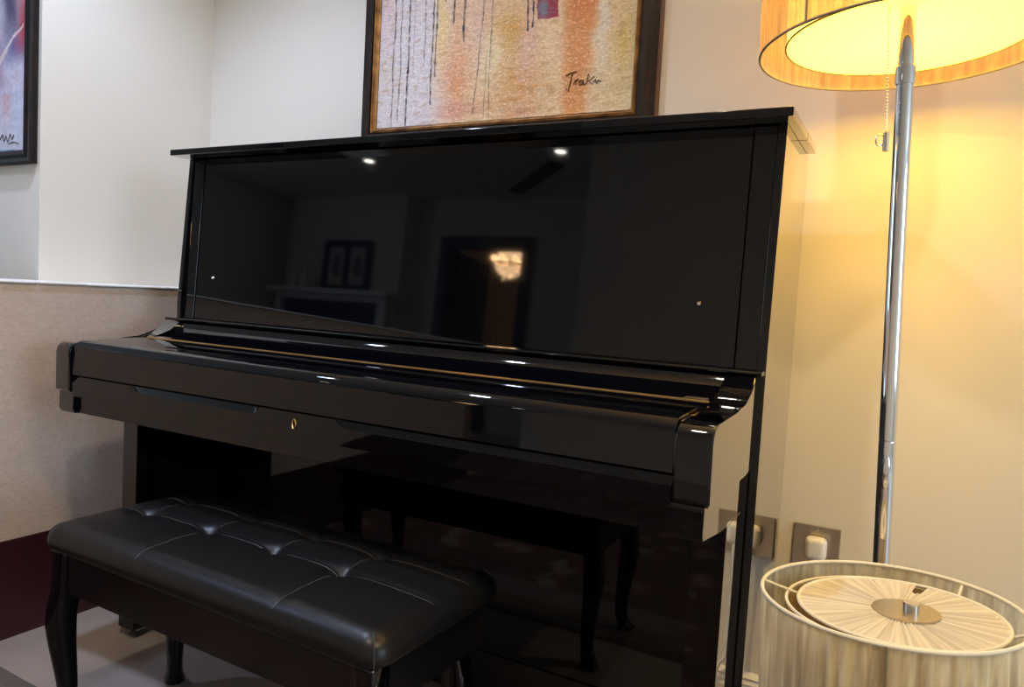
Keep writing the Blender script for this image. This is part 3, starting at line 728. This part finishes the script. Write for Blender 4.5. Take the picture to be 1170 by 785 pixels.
# ------------------------------------------------------------------ rug in front of the piano
def rugmesh():
    bm = bmesh.new(); g = []
    x0, x1, y0, y1 = -1.84, -.14, -1.4, .878; nx, ny = 150, 120
    for j in range(ny+1):
        row = []
        for i in range(nx+1):
            x = x0+(x1-x0)*i/nx; y = y0+(y1-y0)*j/ny
            e = min(1, min(x-x0, x1-x, y-y0, y1-y)/.01)
            rip = .006*max(0, ns(x, y, 9, 2))*math.exp(-max(0, .878-y)/.25) if x < -1.35 else 0
            row.append(bm.verts.new((x + .004*ns(x, y, 14), y + .006*ns(x, y, 8, 4)*(1 if j == ny else 0), .001 + .008*e + rip)))
        g.append(row)
    for j in range(ny):
        for i in range(nx): bm.faces.new((g[j][i], g[j][i+1], g[j+1][i+1], g[j+1][i]))
    bot = [bm.verts.new((x, y, .0005)) for x, y in ((x0,y0),(x1,y0),(x1,y1),(x0,y1))]; bm.faces.new(bot)
    return bm
M_rug = mat('patterned_rug', (.2,.15,.13), .95)
_b = M_rug.node_tree.nodes['Principled BSDF']; _tc = N(M_rug, 'ShaderNodeTexCoord'); _v = N(M_rug, 'ShaderNodeTexVoronoi'); _v.inputs['Scale'].default_value = 7
_n = N(M_rug, 'ShaderNodeTexNoise'); _n.inputs['Scale'].default_value = 9
_cr = N(M_rug, 'ShaderNodeValToRGB'); _cr.color_ramp.elements[0].color = (.10,.075,.06,1); _cr.color_ramp.elements[1].color = (.26,.20,.17,1)
_e = _cr.color_ramp.elements.new(.55); _e.color = (.12,.05,.042,1)
_cr.color_ramp.elements[0].position = .40; _cr.color_ramp.elements[2].position = .66
L(M_rug, _tc.outputs['Object'], _n.inputs['Vector']); L(M_rug, _n.outputs[0], _cr.inputs[0]); 
_sx = N(M_rug, 'ShaderNodeSeparateXYZ'); L(M_rug, _tc.outputs['Object'], _sx.inputs[0])
_gt = N(M_rug, 'ShaderNodeMath', operation='GREATER_THAN'); _gt.inputs[1].default_value = .65; L(M_rug, _sx.outputs[1], _gt.inputs[0])
_mx = N(M_rug, 'ShaderNodeMix', data_type='RGBA'); L(M_rug, _gt.outputs[0], _mx.inputs[0]); L(M_rug, _cr.outputs[0], _mx.inputs[6]); _mx.inputs[7].default_value = (.17,.145,.125,1)
L(M_rug, _mx.outputs[2], _b.inputs['Base Color'])
rg = link('area_rug', rugmesh(), M_rug, None, True, sharp=2); tag(rg, 'grey brown patterned rug at lower left floor in front of the bench', 'rug')
noise_b = N(M_rug, 'ShaderNodeBump'); noise_b.inputs['Distance'].default_value = .006
_n2 = N(M_rug, 'ShaderNodeTexNoise'); _n2.inputs['Scale'].default_value = 120; L(M_rug, _tc.outputs['Object'], _n2.inputs['Vector']); L(M_rug, _n2.outputs[0], noise_b.inputs['Height']); L(M_rug, noise_b.outputs[0], _b.inputs['Normal'])

# ------------------------------------------------------------------ what the piano front mirrors
# recessed ceiling lights, plus an added one brightening the right wall
names = ['recessed ceiling light mirrored in the left of the piano panel', 'recessed ceiling light mirrored in the middle of the piano panel', 'recessed ceiling light left of the half wall, outside the photo', 'recessed ceiling light in front of the keyboard, outside the photo', 'recessed ceiling light over the bench, outside the photo', 'added ceiling light right of the floor lamp, out of view, fills the right wall']
for (x, y), e, lc_, an, nm in zip(DOWN, DOWN_E, DOWN_C, DOWN_A, names):
    t = thing('ceiling_light', nm, 'light', (x, y, CEIL), 'recessed ceiling lights')
    LA('trim_ring', M_white, t, [(.040, 0), (.052, 0), (.052, -.004), (.040, -.006)], (x, y, CEIL-.0005), 32, True)
    LA('light_disc', M_down2 if an in (130, 131) else M_down, t, [(0, 0), (.038, 0), (.038, -.003), (0, -.003)], (x, y, CEIL-.0008), 32)
    li = light('ceiling_light_beam', 'SPOT', (x, y, CEIL-.03), e, lc_, .04, spot=math.radians(an), blend=.6)
    li.parent = t; li.matrix_parent_inverse = Matrix.Translation(-t.location)
# linear ceiling vent
vt = thing('ceiling_vent', 'dark slot vent in the ceiling, mirrored in the piano panel', 'vent', (-2.86, -3.0, CEIL))
bm = bmesh.new(); box(bm, -.55, .55, -.07, .07, -.010, 0, .002)
for k in range(5): box(bm, -.53, .53, -.06+.026*k, -.052+.026*k, -.016, -.010)
bmesh.ops.rotate(bm, verts=bm.verts, cent=(0,0,0), matrix=Matrix.Rotation(math.radians(45), 3, 'Z')); bmesh.ops.translate(bm, verts=bm.verts, vec=(-2.86, -2.85, CEIL-.0005))
link('vent_grille', bm, M_dark, vt)
# mantelpiece with firebox
mp_ = thing('fireplace', 'fireplace with pale mantel shelf, mirrored in the left of the piano panel', 'fireplace', (-5.2, -3.2, 0))
B('mantel_shelf', M_white, mp_, -5.98, -4.42, -3.245, -3.02, 1.325, 1.375, .006)
bm = bmesh.new(); box(bm, -5.95, -5.88, -3.245, -3.14, 0, 1.265); box(bm, -4.60, -4.50, -3.245, -3.14, 0, 1.265); box(bm, -5.95, -4.50, -3.245, -3.14, 1.266, 1.325)
link('surround', bm, M_white, mp_)
B('firebox', M_dark, mp_, -5.875, -4.605, -3.242, -3.20, 0.001, 1.262, .002)
pf = thing('framed_print', 'dark framed pair of pale prints on the mantel shelf', 'picture', (-5.1, -3.2, 1.375))
bm = bmesh.new()
for a in ((-5.42, -5.36, 1.377, 1.895), (-4.86, -4.80, 1.377, 1.895), (-5.135, -5.085, 1.377, 1.895), (-5.36, -4.86, 1.377, 1.435), (-5.36, -4.86, 1.835, 1.895)): box(bm, a[0], a[1], -3.24, -3.20, a[2], a[3])
link('frame', bm, M_dark, pf)
for a, b_ in ((-5.358, -5.137), (-5.083, -4.862)):
    bm = bmesh.new(); box(bm, a, b_, -3.238, -3.225, 1.437, 1.833); pr_ = link('print', bm, mat('pale_print', (.55,.52,.46), .6), pf)
    bm = bmesh.new(); lathe(bm, [(0, .0), (.04, .03), (.055, .10), (.035, .2), (0, .24)], ((a+b_)/2, -3.226, 1.515), 16)
    for v in bm.verts: v.co.y = -3.2245 + (v.co.y+3.226)*.02
    link('print_figure', bm, mat('print_ink', (.16,.15,.14), .7), pr_, True)
for x, h in ((-5.72, .16), (-5.56, .20)):
    o = LA('vase', M_plastic, None, [(0, 0), (.035, 0), (.05, h*.4), (.03, h*.8), (.035, h), (.028, h), (.022, h*.8), (.0, h*.1)], (x, -3.12, 1.3752), 24)
    tag(o, 'taller small white vase beside the framed prints on mantel' if h > .18 else 'shorter small white vase at the outer end of mantel', 'vase')
# chandelier in the next room
cc = (-4.62, -5.75, 2.125)
cd = thing('chandelier', 'glowing crystal chandelier beyond the open door, mirrored in piano panel', 'chandelier', (cc[0], cc[1], 2.5))
bm = bmesh.new(); tube(bm, [(cc[0], cc[1], 2.4985), (cc[0], cc[1], cc[2]-.02)], .01); link('stem', bm, M_brass, cd, True)
torus('ring', M_brass, cd, .22, .012, (cc[0], cc[1], cc[2]), 32)
for k in range(3):
    a = k*PI/3; bm = bmesh.new(); tube(bm, [(cc[0]-.22*math.cos(a), cc[1]-.22*math.sin(a), cc[2]), (cc[0]+.22*math.cos(a), cc[1]+.22*math.sin(a), cc[2])], .007); link('arm', bm, M_brass, cd, True)
for k in range(8):
    a = 2*PI*k/8
    LA('glass_globe', M_candle, cd, [(0, -.045), (.03, -.036), (.045, 0), (.03, .036), (0, .045)], (cc[0]+.22*math.cos(a), cc[1]+.22*math.sin(a), cc[2]+.055), 14)
for k in range(14):
    a = 2*PI*k/14; rr = .18 if k % 2 else .11
    LA('crystal_drop', M_candle if k % 2 == 0 else M_bead, cd, [(0, -.03), (.012, -.01), (0, .02)], (cc[0]+rr*math.cos(a), cc[1]+rr*math.sin(a), cc[2]-.07-.055*(k % 3)), 8)  # every other drop emits light itself, standing in for lit sparkle
li = light('chandelier_light', 'POINT', (cc[0], cc[1], cc[2]+.02), CHAND_E, (1, .62, .32), .2); li.parent = cd; li.matrix_parent_inverse = Matrix.Translation(-cd.location)
